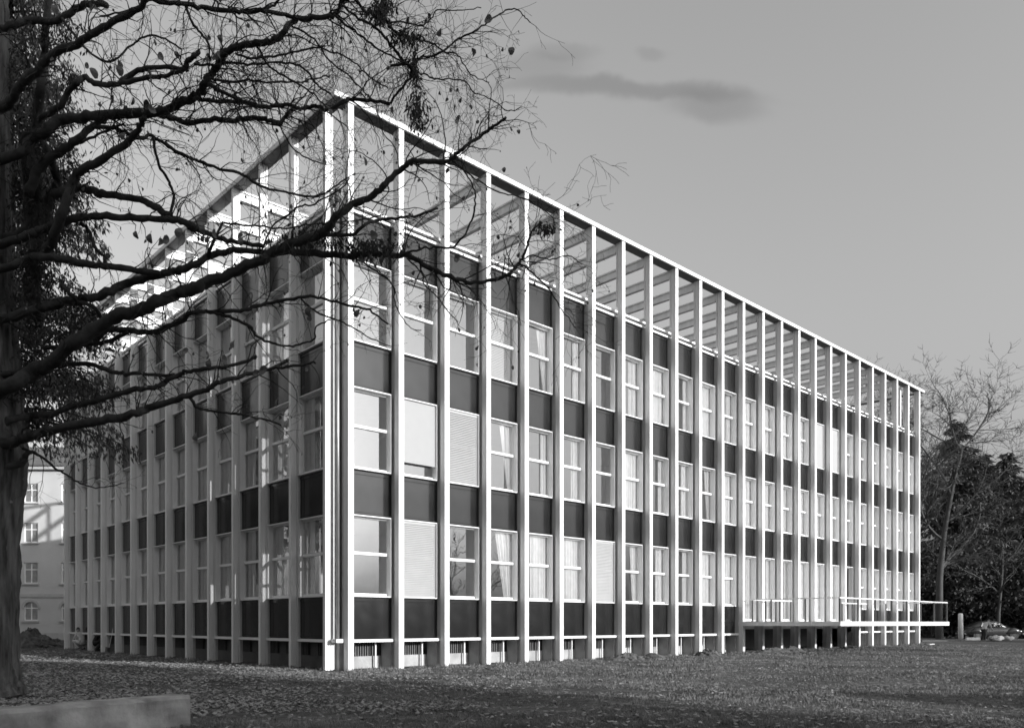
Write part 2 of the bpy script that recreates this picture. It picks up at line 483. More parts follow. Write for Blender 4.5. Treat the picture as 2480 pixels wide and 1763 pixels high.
tag(b.build('road','asphalt',fix=False),'narrow asphalt drive past the far end of the building','road',kind='structure')
def kerb(p,q,nm,w=.18,h=.1,mat='concrete'):
    d=(q-p); L=d.length; rz=math.atan2(d.y,d.x)
    b=MB(); b.box(0,L,-w/2,w/2,-.05,h); o=b.build(nm,mat); o.location=p; o.rotation_euler=(0,0,rz); return o
tag(kerb(gp(2231,55.6),gp(2390,56.2),'kerb',h=.07,mat='asphalt'),'pale stone kerb edging the drive beyond the building corner','kerb')

# grass tufts + fallen leaves as stuff
def scatter_points(n,rs,zmin,zmax,xr=(-60,2540),pw=1.0):
    out=[]
    while len(out)<n:
        Z=zmin*(zmax/zmin)**(rs.random()**pw); x=rs.uniform(*xr); p=gp(x,Z)
        if p.x>-.25 and p.y>-.3 : continue
        if p.x>.2 and p.y>-.3: continue
        out.append((p.x,p.y,height(p.x,p.y) if -40<=p.x<=60 and -45<=p.y<=65 else 0,Z))
    return out
rs=random.Random(11)
b=MB()
for (x,y,z,Z) in scatter_points(78000,rs,9.,46.):
    pn=math.sin(x*.83+1.3*math.sin(y*.6))*math.sin(y*1.1+math.sin(x*.9))+.5*math.sin(x*2.7+y*1.9)
    if rs.random()<.35-.5*pn: continue
    for k in range(3):
        a=rs.uniform(0,6.28); h=rs.uniform(.015,.042)*(1+.35*pn)*(1+Z*.006); w=.0045*(1+Z*.05); dx,dy=math.cos(a)*w,math.sin(a)*w
        lx,ly=rs.uniform(-.03,.03),rs.uniform(-.03,.03); ox,oy=rs.uniform(-.08,.08),rs.uniform(-.08,.08)
        n=len(b.v); b.v+=[(x+ox-dx,y+oy-dy,z-.005),(x+ox+dx,y+oy+dy,z-.005),(x+ox+lx,y+oy+ly,z+h)]; b.f.append((n,n+1,n+2))
for k in range(9000):
    if rs.random()<.7: x,y=rs.uniform(.2,44),-abs(rs.gauss(0,.28))-.01
    else: x,y=-abs(rs.gauss(0,.28))-.01,rs.uniform(.2,23)
    pn=math.sin(x*2.1)+math.sin(x*5.3+y)
    if pn<-.2: continue
    a=rs.uniform(0,6.28); h=rs.uniform(.04,.13); n=len(b.v); dx,dy=math.cos(a)*.01,math.sin(a)*.01
    b.v+=[(x-dx,y-dy,-.01),(x+dx,y+dy,-.01),(x+rs.uniform(-.05,.05),y+rs.uniform(-.05,.05),h)]; b.f.append((n,n+1,n+2))
tag(b.build('grass','grass_blade',fix=False),'short rough grass blades on the lawn','grass',kind='stuff')
def leafquad(b,c,s,rs,flat=.35):
    a=rs.uniform(0,6.28); t=rs.uniform(-flat,flat); t2=rs.uniform(-flat,flat)
    ux=Vector((math.cos(a),math.sin(a),t)); vy=Vector((-math.sin(a),math.cos(a),t2))
    n=len(b.v); cv=.25*s
    for (p,q,h) in ((-1,0,cv),(-.4,-.6,0),(.5,-.55,0),(1.1,0,cv),(.5,.55,0),(-.4,.6,0)):
        w=c+ux*(p*s)+vy*(q*s)+Vector((0,0,h)); b.v.append(tuple(w))
    b.f.append((n,n+1,n+2,n+3)); b.f.append((n,n+3,n+4,n+5))
b=MB()
for (x,y,z,Z) in scatter_points(3600,rs,9.,34.):
    leafquad(b,Vector((x,y,z+.03)),rs.uniform(.018,.04)*(1+Z*.012),rs)
for (x,y,z,Z) in scatter_points(16000,rs,10.5,36.,xr=(-60,1500)):
    k_=FPX*0; px_=PX+FPX*((x-CX)*RV[0]+(y-CY)*RV[1])/((x-CX)*DV[0]+(y-CY)*DV[1])
    if rs.random()<(px_+100)/1300+.25*math.sin(x*1.3+.5)*math.sin(y*1.7): continue
    leafquad(b,Vector((x,y,z+.03)),rs.uniform(.022,.046)*(1+Z*.012),rs)
tag(b.build('fallen_leaves','leaf_litter',fix=False),'pale dry leaves strewn over the grass','leaves',kind='stuff')

# ================================================================== low concrete wall in front
A=gp(461,9.75); Bq=gp(-160,7.55); d=(Bq-A); L=d.length; rz=math.atan2(d.y,d.x)
b=MB(); nx=24
import bmesh
bm=bmesh.new()
rs2=random.Random(3)
b.v=[];
for i in range(nx+1):
    u=L*i/nx
    for (w,z) in ((0,-.1),(0,.36),(.02,.4),(.32,.4),(.34,.36),(.34,-.1)):
        j=rs2.uniform(-.006,.006) if 0<i<nx else 0
        b.v.append((u,-w+j if False else -w+j*1.0,z+ (j if z>0 else 0)))
for i in range(nx):
    for k in range(6):
        k2=(k+1)%6; b.f.append((i*6+k,i*6+k2,(i+1)*6+k2,(i+1)*6+k))
b.f.append(tuple(range(6))); b.f.append(tuple(nx*6+k for k in range(6)))
o=b.build('garden_wall','old_concrete'); o.location=A; o.rotation_euler=(0,0,rz)
tag(o,'low stained concrete garden wall in the bottom left corner of the photo','wall')

# ================================================================== TREES
def noisy(rs,s): return Vector((rs.gauss(0,s),rs.gauss(0,s),rs.gauss(0,s)))
def catmull(P,sub):
    out=[]; n=len(P)
    for i in range(n-1):
        p0=P[max(i-1,0)];p1=P[i];p2=P[i+1];p3=P[min(i+2,n-1)]
        for k in range(sub):
            t=k/sub
            out.append(.5*((2*p1)+(-p0+p2)*t+(2*p0-5*p1+4*p2-p3)*t*t+(-p0+3*p1-3*p2+p3)*t**3))
    out.append(P[-1]); return out
def twig(b,rs,p,d,L,r,level,tips,step=.11,droop=.12,kink=.22,kids=None,sides=3):
    n=max(3,int(L/step)); pts=[Vector(p)]; d=d.normalized()
    for i in range(n):
        d=(d+noisy(rs,kink)+Vector((0,0,-droop*(i/n)))).normalized()
        pts.append(pts[-1]+d*(L/n))
    rad=[max(r*(1-.75*i/n),.0022) for i in range(n+1)]
    b.tube(pts,rad,sides,cap=False)
    tips.append(pts[-1])
    if level>0:
        m=max(1,int(L*kids[0]))
        for k in range(m):
            i=rs.randint(1,n-1) if n>1 else 1
            t=(pts[min(i+1,n)]-pts[i]).normalized()
            a=noisy(rs,1.); a=(a-t*a.dot(t)).normalized()
            dd=(t*rs.uniform(.5,1.)+a*rs.uniform(.5,1.1))
            twig(b,rs,pts[i],dd,L*rs.uniform(.3,.6),max(rad[i]*.6,.0028),level-1,tips,step*.8,droop,kink,kids[1:] or kids,sides)
# traced limbs of the large tree at the left: pixel points, widths (photo px), depth start/end
LIMBS=[
([(18,250),(55,200),(90,175),(110,150),(150,120),(190,105),(240,75),(290,45),(330,25),(360,-10),(400,-60)],24,13,13.2,10.5,2),
([(70,330),(95,290),(140,262),(165,225),(185,200),(205,188),(235,205),(265,205),(290,200),(310,185),(345,168),(400,163),(450,165)],15,10,13.6,12,2),
([(450,168),(455,150),(468,138),(482,128)],14,8,12,11.9,0),
([(290,203),(350,190),(385,187),(420,178),(450,168)],11,9,12.2,12,1),
([(50,370),(75,345),(110,320),(145,292),(200,285),(260,280),(320,275),(375,275),(410,262),(450,245),(485,228),(495,205),(510,185),(530,150),(550,128),(590,110),(640,105),(670,95),(690,75),(715,50),(760,45),(805,38),(822,20),(826,-15)],26,10,13.4,11.2,3),
([(110,620),(150,520),(175,440),(200,412),(250,385),(310,345),(335,312),(350,285)],24,13,13.5,12.3,2),
([(70,470),(100,400),(150,365),(190,335),(225,305),(252,288)],24,14,13.3,12.9,1),
([(190,345),(220,335),(265,315),(300,300)],7,5,13,12.6,1),
([(228,308),(270,310),(310,325),(340,335),(365,330),(400,350),(440,375),(480,390),(520,405),(590,425),(630,450),(690,465),(740,475),(770,475),(800,460),(840,430)],10,4,12.8,14.5,3),
([(330,-5),(400,5),(450,12),(500,22),(560,25),(600,30),(640,27),(690,37),(722,48)],11,9,11,11.6,3),
([(640,27),(665,12),(680,-10)],8,5,11.4,11.3,2),
([(375,278),(410,285),(455,297),(520,290),(570,293),(600,287),(640,290),(675,298),(690,285),(705,268),(718,262)],13,9,12.6,13.2,3),
([(675,298),(690,330),(720,370),(750,385),(790,400)],4,3,13.2,13.5,2),
([(470,240),(490,242),(540,247),(580,248),(620,258),(660,257),(700,255),(720,262),(740,262),(770,258),(800,268),(830,245),(850,240),(900,245),(945,252)],9,8,12,12.6,3),
([(505,205),(540,225),(580,240),(612,254)],9,7,11.9,12.1,2),
([(510,190),(560,200),(600,195),(645,200),(700,198),(735,200),(755,190),(800,185)],6,3,11.8,13.5,3),
([(470,155),(530,158),(560,152),(600,157),(660,152),(710,155),(740,170),(760,195),(775,212),(800,228)],6,4,11.8,12.6,3),
([(570,130),(610,142),(650,138),(720,125),(765,115),(800,125),(840,140),(870,165),(900,190),(940,215)],6,3,11.5,13,3),
([(810,38),(850,70),(890,100),(930,128),(975,150),(1000,162)],6,3,11.2,12,3),
([(828,15),(870,45),(905,65),(945,108),(975,145),(1000,180),(985,200),(960,230),(945,250)],6,6,11.2,12.4,3),
([(860,-5),(880,25),(905,35),(925,45),(955,75),(985,92),(1020,98),(1050,108),(1075,125),(1110,135),(1140,180),(1185,200)],8,2,11.3,13,3),
([(945,160),(1000,155),(1020,142),(1050,138),(1075,122),(1110,95),(1150,75),(1180,55),(1210,35),(1245,22),(1270,40),(1285,55)],7,2,11.8,12.6,2),
([(905,65),(940,55),(985,55),(1020,63),(1045,45),(1060,25),(1110,25),(1165,20)],5,2,11.5,12.2,2),
([(1000,175),(1020,180),(1060,190),(1125,196),(1150,225),(1190,240),(1230,270),(1265,260)],4,2,12,12.6,2),
([(130,470),(160,465),(200,455),(240,470),(290,475),(350,487),(390,510),(420,530),(450,540),(490,560),(520,572),(560,585),(640,597)],20,10,13.4,12.6,2),
([(60,575),(90,560),(150,540),(200,525),(260,525),(330,528),(400,532),(440,535),(475,553)],20,14,13.5,12.7,2),
([(195,540),(215,560),(230,600),(250,620),(257,642)],9,7,13.2,13.3,1),
([(370,335),(385,400),(410,440),(420,480),(412,515)],7,7,12.8,12.9,1),
([(40,640),(75,625),(110,622),(160,628),(210,640),(265,645),(330,655),(390,664)],20,14,13.5,13,1),
([(50,760),(100,745),(140,735),(200,725),(250,715),(300,690),(350,675),(400,662),(430,655),(474,640),(503,623),(538,613),(572,606),(634,609)],24,13,13.6,12.7,2),
([(35,930),(80,900),(120,880),(180,830),(230,800),(280,765),(330,755),(380,732),(430,712),(470,697),(498,685),(572,655),(634,628),(660,612),(720,587),(770,572),(790,555),(820,520),(850,498),(900,475),(930,450),(960,420),(990,395),(1010,390),(1080,392),(1110,370),(1140,345),(1190,312),(1225,285)],38,6,13.6,11.2,3),
([(634,615),(700,610),(780,616),(850,618),(900,615),(960,620),(985,618),(1010,630),(1050,655),(1090,670),(1140,685),(1190,680),(1230,665),(1255,640),(1270,615),(1280,580),(1290,560),(1310,540)],17,4,12.6,12.2,3),
([(770,572),(790,568),(850,570),(880,548),(920,532),(970,528),(1010,522),(1060,505)],10,5,12.3,11.5,2),
([(960,618),(1000,608),(1050,598),(1090,602),(1120,575),(1140,540),(1150,510),(1150,470),(1140,440),(1120,410),(1095,390)],6,3,12.2,11.5,2),
([(1080,392),(1120,410),(1160,440),(1220,470),(1270,480),(1330,520),(1350,545)],4,2,11.5,12.2,3),
([(1265,630),(1290,620),(1340,628),(1375,620),(1410,640)],4,2,12.2,12.6,2),
([(1255,635),(1300,670),(1330,700),(1360,750),(1395,795)],5,2,12.2,12.8,3),
([(985,625),(1020,660),(1030,690),(1060,720),(1090,760),(1110,780)],4,2,12.3,12.8,2),
([(850,618),(900,650),(950,690),(960,740),(990,790),(1020,800)],5,2,12.4,12.9,2),
([(150,885),(200,880),(245,890),(290,905),(330,905),(400,910),(440,908)],12,7,13.6,13.4,1),
([(60,895),(105,885),(150,885)],15,12,13.6,13.6,0),
([(170,985),(215,975),(260,960),(320,945),(370,938),(400,925),(432,908),(460,898),(523,890),(600,875),(622,862)],15,7,13.6,12.8,2),
([(35,1015),(80,1005),(120,1003),(170,985)],18,15,13.6,13.6,0),
([(35,1070),(70,1055),(110,1045),(200,1025),(280,1015),(330,1000),(360,990),(420,970),(460,955),(500,945),(520,930),(560,918),(620,900),(660,893),(720,885),(765,880)],26,5,13.6,12.,2),
([(455,957),(480,985),(510,995),(560,1000),(595,1007),(640,1015),(680,1030)],8,4,12.8,13.,2),
([(225,835),(260,800),(310,800),(370,805),(400,795),(440,775),(470,757),(510,755),(580,752),(620,742),(680,728),(750,718),(800,728),(870,745),(895,752),(940,785)],16,4,13.4,12.2,2),
([(510,755),(555,768),(605,790),(620,815),(660,830),(700,838),(740,830),(762,820),(765,790),(800,775)],8,3,12.9,12.6,1),
([(730,725),(760,750),(800,770),(840,785),(900,820),(950,840)],5,2,12.6,12.9,2),
([(150,690),(165,705),(190,730),(230,745),(250,780),(270,792)],11,9,13.3,13.3,1),
([(100,840),(160,842),(200,835),(270,825),(310,805)],12,9,13.5,13.3,1),
([(634,610),(660,550),(700,520),(725,500),(760,497),(775,485),(830,455),(845,430)],5,3,12.7,12.9,2),
([(500,622),(520,580),(540,538)],9,6,12.9,12.8,1),
([(540,540),(580,545),(640,548),(690,553),(740,545),(800,540),(860,535),(930,520)],5,3,12.8,13.2,2),
([(85,780),(75,700),(82,620),(92,520),(85,440),(80,360),(92,285),(100,200),(108,130),(112,60),(120,-40)],38,15,13.9,13.6,1),
([(60,560),(70,480),(60,400),(55,320)],26,16,13.9,13.7,1),
([(20,62),(70,50),(115,52),(150,45),(190,20),(225,10),(260,15)],16,14,13.2,12.8,2),
([(108,560),(115,500),(140,440),(120,380),(100,330)],26,16,14,13.8,1),
([(52,1120),(62,1100),(80,1095)],22,8,13.6,13.5,0),
([(55,1085),(90,1100),(130,1130),(160,1150),(195,1170),(240,1180),(300,1170)],8,2,13.6,14.2,2),
([(245,40),(300,28),(330,20)],5,4,12.5,12,1),
([(700,60),(760,95),(800,150),(850,190),(900,240)],5,3,11.5,12.5,3),
([(620,105),(650,160),(700,190),(760,230),(790,262)],5,3,11.8,12.5,3),
([(450,12),(465,55),(490,85),(505,110),(508,150)],7,4,11.3,11.8,2),
([(150,45),(200,110),(260,150),(320,110),(350,90),(400,95),(440,120)],6,4,12.6,12.2,2),
]
rs=random.Random(21)
tree=empty('bare_tree',tuple(gp(-35,13.9)),label='large nearly leafless tree with dark spreading limbs left of the building',cat='tree')
tloc=tree.location.copy()
def rel(b):
    b.v=[(x-tloc.x,y-tloc.y,z-tloc.z) for x,y,z in b.v]; return b
tb=MB()
tr=[at(-20,1705,13.9),at(-32,1640,13.9),at(-34,1500,13.9),at(-32,1300,13.9),at(-22,1120,13.9),at(-30,1000,13.9),at(-38,850,13.9),at(-55,650,13.9),at(-62,450,13.9),at(-62,200,13.9),at(-64,0,13.9),at(-66,-160,13.9),at(-40,-500,13.9)]
tr[0].z=-.1
trr=[.62,.54,.51,.52,.58,.56,.53,.55,.54,.53,.53,.5,.3]
pp=catmull(tr,5); rr=[trr[min(i//5,12)]*(1-(i%5)/5)+trr[min(i//5+1,12)]*(i%5)/5 for i in range(len(pp))]
pp=catmull(pp,3); rr=[a+(b_-a)*k/3 for a,b_ in zip(rr[:-1],rr[1:]) for k in range(3)]+[rr[-1]]
NS=72; tb.tube(pp,rr,NS)
off_=[rs.gauss(0,.016) for _ in range(NS)]
nv=[]
for i in range(len(pp)):
    off_=[.8*q+rs.gauss(0,.011) for q in off_]
    for k in range(NS):
        v=Vector(tb.v[i*NS+k]); c=pp[i]; n_=(v-c); L_=n_.length; nv.append(tuple(c+n_*(1+off_[k]/L_)))
tb.v=nv
rel(tb).build('trunk','trunk_bark',tree,smooth=True)
lb=MB(); tw=MB(); tips=[]
for pts,w0,w1,Z0,Z1,lv in LIMBS:
    if pts[0][0]<=62 and w0>14: pts=[(-25,pts[0][1]+22)]+pts
    n=len(pts); P=[]
    zj=[rs.gauss(0,.12) for _ in range(n)]
    cum=[0]
    for i in range(1,n): cum.append(cum[-1]+math.hypot(pts[i][0]-pts[i-1][0],pts[i][1]-pts[i-1][1]))
    for i,(x,y) in enumerate(pts):
        t=cum[i]/cum[-1]; Z=Z0+(Z1-Z0)*t+(zj[i] if 0<i<n-1 else 0)
        P.append(at(x,y,Z))
    Q=catmull(P,5); m=len(Q)
    rad=[]
    for i in range(m):
        t=i/(m-1); wpx=w0+(w1-w0)*t; rad.append(wpx*.5/FPX*(Z0+(Z1-Z0)*t)**1.0*(1+rs.uniform(-.1,.13)))
    Q=[Q[0]]+[q+noisy(rs,.006+.08*rad[i+1]) for i,q in enumerate(Q[1:-1])]+[Q[-1]]
    lb.tube(Q,rad,9 if w0>10 else 6)
    length=sum((Q[i+1]-Q[i]).length for i in range(m-1))
    if lv==0: continue
    dens={1:3.4,2:5.6,3:7.4}[lv]
    for k in range(int(length*dens)):
        i=rs.randint(0,m-2); x01=i/m
        t=(Q[i+1]-Q[i]).normalized(); a=noisy(rs,1.); a=(a-t*a.dot(t)).normalized()
        a.z+=.15
        dd=t*rs.uniform(.3,1.)+a*rs.uniform(.6,1.1)
        LL=rs.uniform(.35,1.25)*(1.15 if lv==3 else .8)
        twig(tw,rs,Q[i],dd,LL,max(.0045,min(.0125,rad[i]*.42)),2 if lv>=2 else 1,tips,kids=(4.,5.),droop=.22,kink=.23)
rel(lb).build('limbs','bark',tree,smooth=True,fix=False)
o=rel(tw).build('twigs','twig',tree,fix=False); o['kind']='stuff'
# leaves still hanging
def hang_leaf(b,c,s,rs):
    a=rs.uniform(0,6.28); ux=Vector((math.cos(a),math.sin(a),rs.uniform(-.3,.3))); dz=Vector((rs.uniform(-.3,.3),rs.uniform(-.3,.3),-1)).normalized()
    n=len(b.v); k=10
    for i in range(k):
        q=2*math.pi*i/k; rr=s*(1+.1*math.sin(3*q)); w=c+dz*(s*1.15)+ux*(math.sin(q)*rr*.85)+dz*(-math.cos(q)*rr*1.1)
        b.v.append(tuple(w+ux.cross(dz)*(.25*s*math.cos(2*q))))
    b.v.append(tuple(c+dz*(s*1.15)+ux.cross(dz)*(-.2*s)))
    for i in range(k): b.f.append((n+i,n+(i+1)%k,n+k))
LV=MB()
big=[(212,155),(290,150),(240,238),(283,230),(322,240),(350,250),(335,258),(360,255),(225,8),(415,125),(380,128),(445,130),(500,130),(540,95),(540,115),(520,130),(480,125),(125,8),(128,8),(370,180),(300,310),(1254,127),(1113,288),(700,260),(797,252),(725,318),(950,265),(390,545),(400,570),(385,575),(325,560),(350,575),(440,550),(495,545),(523,545),(490,570),(588,570),(585,575),(1182,38),(1060,68),(980,185),(1130,95),(870,385),(790,372),(905,550),(830,610),(865,615),(900,620),(930,625),(1100,615),(675,955),(560,825),(490,850),(500,870),(540,865),(745,742),(740,760),(590,880),(450,865),(850,740),(865,745),(620,885),(540,950),(470,1050)]
for (x,y) in big:
    for k in range(1 if rs.random()<.6 else 2):
        c=at(x+rs.gauss(0,7),y+rs.gauss(0,7),rs.uniform(10.8,12.6)); hang_leaf(LV,c,rs.uniform(.042,.07),rs)
for k in range(650):
    c=tips[rs.randrange(len(tips))]; hang_leaf(LV,c,rs.uniform(.012,.035),rs)
def clump(x,y,Z,sx,sy,n,hang=1.):
    for k in range(n):
        q=at(x+rs.gauss(0,sx),y+rs.gauss(0,sy),Z+rs.gauss(0,.25)); dd=Vector((rs.gauss(0,.5),rs.gauss(0,.5),-hang)).normalized(); ln=rs.uniform(.05,.14)
        wv=dd.cross(noisy(rs,1.)).normalized()*rs.uniform(.005,.02); m=len(SP.v)
        SP.v+=[tuple(q-wv*.4),tuple(q+dd*ln*.5-wv),tuple(q+dd*ln),tuple(q+dd*ln*.5+wv)]; SP.f.append((m,m+1,m+2,m+3))
SP=MB()
for c in ((1005,165,12.,6,22,260),(1008,268,12.1,14,26,420),(915,28,11.5,16,14,300),(985,88,11.7,22,10,260),(905,606,12.5,38,14,420),(735,575,12.6,45,16,520),(1320,550,12.,12,8,120),(930,5,11.5,10,16,200),(870,590,12.4,50,8,300),(175,190,13.4,14,16,300),(140,80,13.3,40,20,500)): clump(*c)
o=rel(SP).build('dead_leaf_clusters','twig',tree,fix=False); o['kind']='stuff'
SP=MB()
for c in ((75,720,13.7,26,50,900),(110,610,13.8,22,60,800),(70,460,13.7,24,60,900),(120,830,13.7,40,30,900),(190,770,13.6,34,34,700),(95,330,13.7,20,40,350),(55,150,13.6,20,40,200),(60,930,13.7,30,24,400),(150,520,13.6,30,50,500),(230,830,13.6,40,22,350),(170,930,13.6,26,30,350),(180,420,13.6,26,30,350)): clump(*c,hang=.6)
for i in range(0,len(SP.v)): pass
o=rel(SP).build('ivy','twig',tree,fix=False); o['kind']='stuff'
o=rel(LV).build('hanging_leaves','leaf_dry',tree,fix=False); o['kind']='stuff'

# ---- conifers
def conifer(name,base,H,Rb,rs,label,zlow=.5,nb=150,spr=22,hang=.55,sz=.16,mat='conifer_leaf',group=None,jag=.25,tr=.2):
    root=empty(name,tuple(base),label=label,cat='conifer tree')
    if group: root['group']=group
    t=MB(); t.tube([(0,0,-.1),(0,0,H*.5),(rs.uniform(-.1,.1),0,H*.98)],[tr*1.1,tr*.7,.03],9); t.build('trunk','bark',root,smooth=True)
    f=MB(); bb=MB()
    for i in range(nb):
        t=(i+rs.random())/nb; z=zlow+(H-zlow)*t; L=max(.25,Rb*(1-t)**.8*rs.uniform(1-jag,1+jag*.7)); a=rs.uniform(0,6.283)
        d=Vector((math.cos(a),math.sin(a),0)); pts=[]
        for k in range(6):
            s=k/5; pts.append(Vector((0,0,z))+d*(L*s)+Vector((0,0,L*(.10*s-.30*s*s))))
        bb.tube(pts,[.035*(1-.8*k/5)*(tr/.2) for k in range(6)],4,cap=False)
        n=int(spr*L)+4
        for k in range(n):
            s=rs.uniform(.12,1.02); p=Vector((0,0,z))+d*(L*s)+Vector((0,0,L*(.10*s-.30*s*s)))
            side=Vector((-d.y,d.x,0))*rs.uniform(-1,1)*(.12+.28*L*(1-s*.6))
            q=p+side+Vector((0,0,rs.uniform(-.1,.08)))
            for j in range(2):
                dd=(d*rs.uniform(.0,.7)+Vector((rs.gauss(0,.35),rs.gauss(0,.35),-hang*rs.uniform(.4,1.5)))).normalized()
                ln=sz*rs.uniform(.8,2.3); w=sz*rs.uniform(.12,.3)
                wv=dd.cross(Vector((rs.gauss(0,1),rs.gauss(0,1),rs.gauss(0,.4)))).normalized()*w
                m=len(f.v); f.v+=[tuple(q-wv*.4),tuple(q+dd*ln*.5-wv),tuple(q+dd*ln),tuple(q+dd*ln*.5+wv)]; f.f.append((m,m+1,m+2,m+3))
    bb.build('branches','bark',root,fix=False)
    o=f.build('crown',mat,root,fix=False)
    return root
conifer('spruce_tree',gp(20,17.5),20,2.5,random.Random(5),'dark drooping spruce crown behind the big tree trunk at the left edge',zlow=5.7,nb=300,spr=95,hang=1.5,sz=.08)

# ---- generic bare tree
def bare(name,base,H,rs,label,r0=.35,spread=.8,lean=(0,0),group=None,mat='far_bark',levels=4,minr=.02,dense=1.,cat='tree'):
    root=empty(name,tuple(base),label=label,cat=cat)
    if group: root['group']=group
    tb=MB(); cb=MB()
    def grow(p,d,L,r,lv):
        n=max(4,int(L/.7)); pts=[p]; 
        for i in range(n):
            d=(d+noisy(rs,.045 if lv==levels else .13)+Vector((0,0,.04))).normalized(); pts.append(pts[-1]+d*(L/n))
        rad=[max(minr*.5,r*(1-.6*i/n)) for i in range(n+1)]
        (tb if lv==levels else cb).tube(pts,rad,7 if lv==levels else (5 if lv>2 else 3),cap=False)
        if lv>0:
            k=int((8 if lv==levels else rs.randint(5,8))*dense)
            for j in range(k):
                i=rs.randint(max(1,int(n*(.35 if lv==levels else .15))),n); t=(pts[i]-pts[i-1]).normalized()
                a=noisy(rs,1.); a.z*=.5; a=(a-t*a.dot(t)).normalized()
                grow(pts[i],(t*rs.uniform(.5,1.)+a*spread*rs.uniform(.6,1.1)).normalized(),L*rs.uniform(.32,.56),max(minr,rad[i]*.62),lv-1)
    grow(Vector((0,0,-.1)),Vector((lean[0],lean[1],1)),H*.62,r0,levels)
    tb.build('trunk',mat,root,smooth=True,fix=False); cb.build('crown',mat,root,fix=False)
    return root
# ---- broad bush / dense crown
def bushy(name,base,H,Rr,rs,label,n=9000,mat='broad_leaf',sz=.16,group=None,clumps=30,cat='shrub',trunk=True,low=.12):
    root=empty(name,tuple(base),label=label,cat=cat)
    if group: root['group']=group
    if trunk:
        t=MB(); t.tube([(0,0,-.1),(0,0,H*.4),(0,0,H*.8)],[Rr*.06+.05,Rr*.05+.03,.03],6)
        for k in range(8):
            a=rs.uniform(0,6.28); t.tube([(0,0,H*.2),(math.cos(a)*Rr*.4,math.sin(a)*Rr*.4,H*.5),(math.cos(a)*Rr*.7,math.sin(a)*Rr*.7,H*.75)],[.05+Rr*.02,.04,.02],4)
        t.build('trunk','bark',root)
    f=MB(); cl=[]
    for k in range(clumps):
        while True:
            p=Vector((rs.uniform(-1,1),rs.uniform(-1,1),rs.uniform(-1,1)))
            if p.length<1: break
        cl.append((Vector((p.x*Rr*.8,p.y*Rr*.8,H*(low+.5*(1-low))+p.z*H*.42)),rs.uniform(.22,.42)*Rr))
    for k in range(n):
        c,r=cl[rs.randrange(clumps)]
        d=noisy(rs,1.).normalized(); q=c+d*r*rs.random()**.4; q.z=max(.05,q.z)
        a=noisy(rs,1.).normalized()*sz*rs.uniform(.5,1.); bv=a.cross(noisy(rs,1.)).normalized()*sz*rs.uniform(.35,.7)
        m=len(f.v); f.v+=[tuple(q-a),tuple(q+bv),tuple(q+a),tuple(q-bv)]; f.f.append((m,m+1,m+2,m+3))
    f.build('crown',mat,root,fix=False); return root
# right background
bare('bare_tree',gp(2276,62),24.5,random.Random(4),'tall bare tree rising in front of the dark conifers at the right',r0=.28,spread=.9,levels=4,minr=.014,dense=1.35)
bare('bare_tree',gp(2172,82),27,random.Random(9),'bare tree seen through the open roof frame behind the far end',r0=.28,spread=.9,levels=4,minr=.016,dense=1.4)
conifer('yew_tree',gp(2318,72),19.6,6.4,random.Random(31),'tall dark conifer whose pointed top stands beside the building end',zlow=.6,nb=240,spr=14,hang=.4,sz=.38,tr=.35,jag=.5)
conifer('yew_tree',gp(2385,78),17.8,7.,random.Random(37),'dark conifer between the pointed one and the one at the right edge',zlow=.5,nb=240,spr=14,hang=.4,sz=.38,tr=.35,jag=.6)
conifer('yew_tree',gp(2440,76),17.5,6.5,random.Random(32),'broad dark conifer at the right edge of the photo',zlow=.5,nb=220,spr=12,hang=.4,sz=.42,tr=.35)
conifer('yew_tree',gp(2535,70),13.5,6,random.Random(33),'lower dark conifer cut by the right edge of the photo',zlow=.5,nb=160,spr=12,hang=.4,sz=.42,tr=.3)
bushy('evergreen_shrub',gp(2262,68),7,3.2,random.Random(34),'dark shrub just behind the far corner of the building',n=9000,sz=.2)
bushy('evergreen_shrub',gp(2360,69),6,4.5,random.Random(35),'dense dark shrub behind the parked car',n=12000,sz=.2)
bushy('evergreen_shrub',gp(2470,67),6.5,5,random.Random(36),'dense dark shrub right of the parked car',n=12000,sz=.2)
bare('bare_tree',gp(2420,64),12,random.Random(14),'thin bare tree at the right edge with pale arching branches',r0=.15,spread=1.1,levels=3)
# shading trees out of sight to the south-west
oak=bushy('evergreen_oak',(0,0,0),27,6.3,random.Random(50),'tall dense evergreen oak of the unseen shading rows behind and left of the photographer',n=9500,sz=.55,clumps=62,group='evergreen oaks behind and left of the photographer',cat='tree')
def copy_tree(o,loc,rz,sc):
    c=o.copy(); col.objects.link(c); c.location=loc; c.rotation_euler=(0,0,rz); c.scale=sc
    for ch in o.children:
        k=ch.copy(); col.objects.link(k); k.parent=c
    return c
spots=[(-34,-42,.95),(-26,-46,1.),(-19,-43,.97),(-11.5,-45,1.03),(-5,-42,1.),(1.5,-45,.98)]
spots+=[(-29-(i%2)*6,-26+i*11,1.0+.08*math.sin(i*2.1)) for i in range(13) if i>5]  # left rows added out of view to cut sky light and darken reflections
for i,(x,y,k) in enumerate(spots):
    if i==0: oak.location=(x,y,0); continue
    copy_tree(oak,(x,y,0),i*1.7,(k*.95,k*.95,k))
copy_tree(oak,(4.6,-40,0),2.,(.66,.66,.86))
for i,(x,y,k) in enumerate([(60,-19,.3),(66,-24,.34),(74,-22,.3),(82,-30,.36),(92,-30,.33)]): copy_tree(oak,(x,y,0),i*1.3,(k*1.2,k*1.2,k))
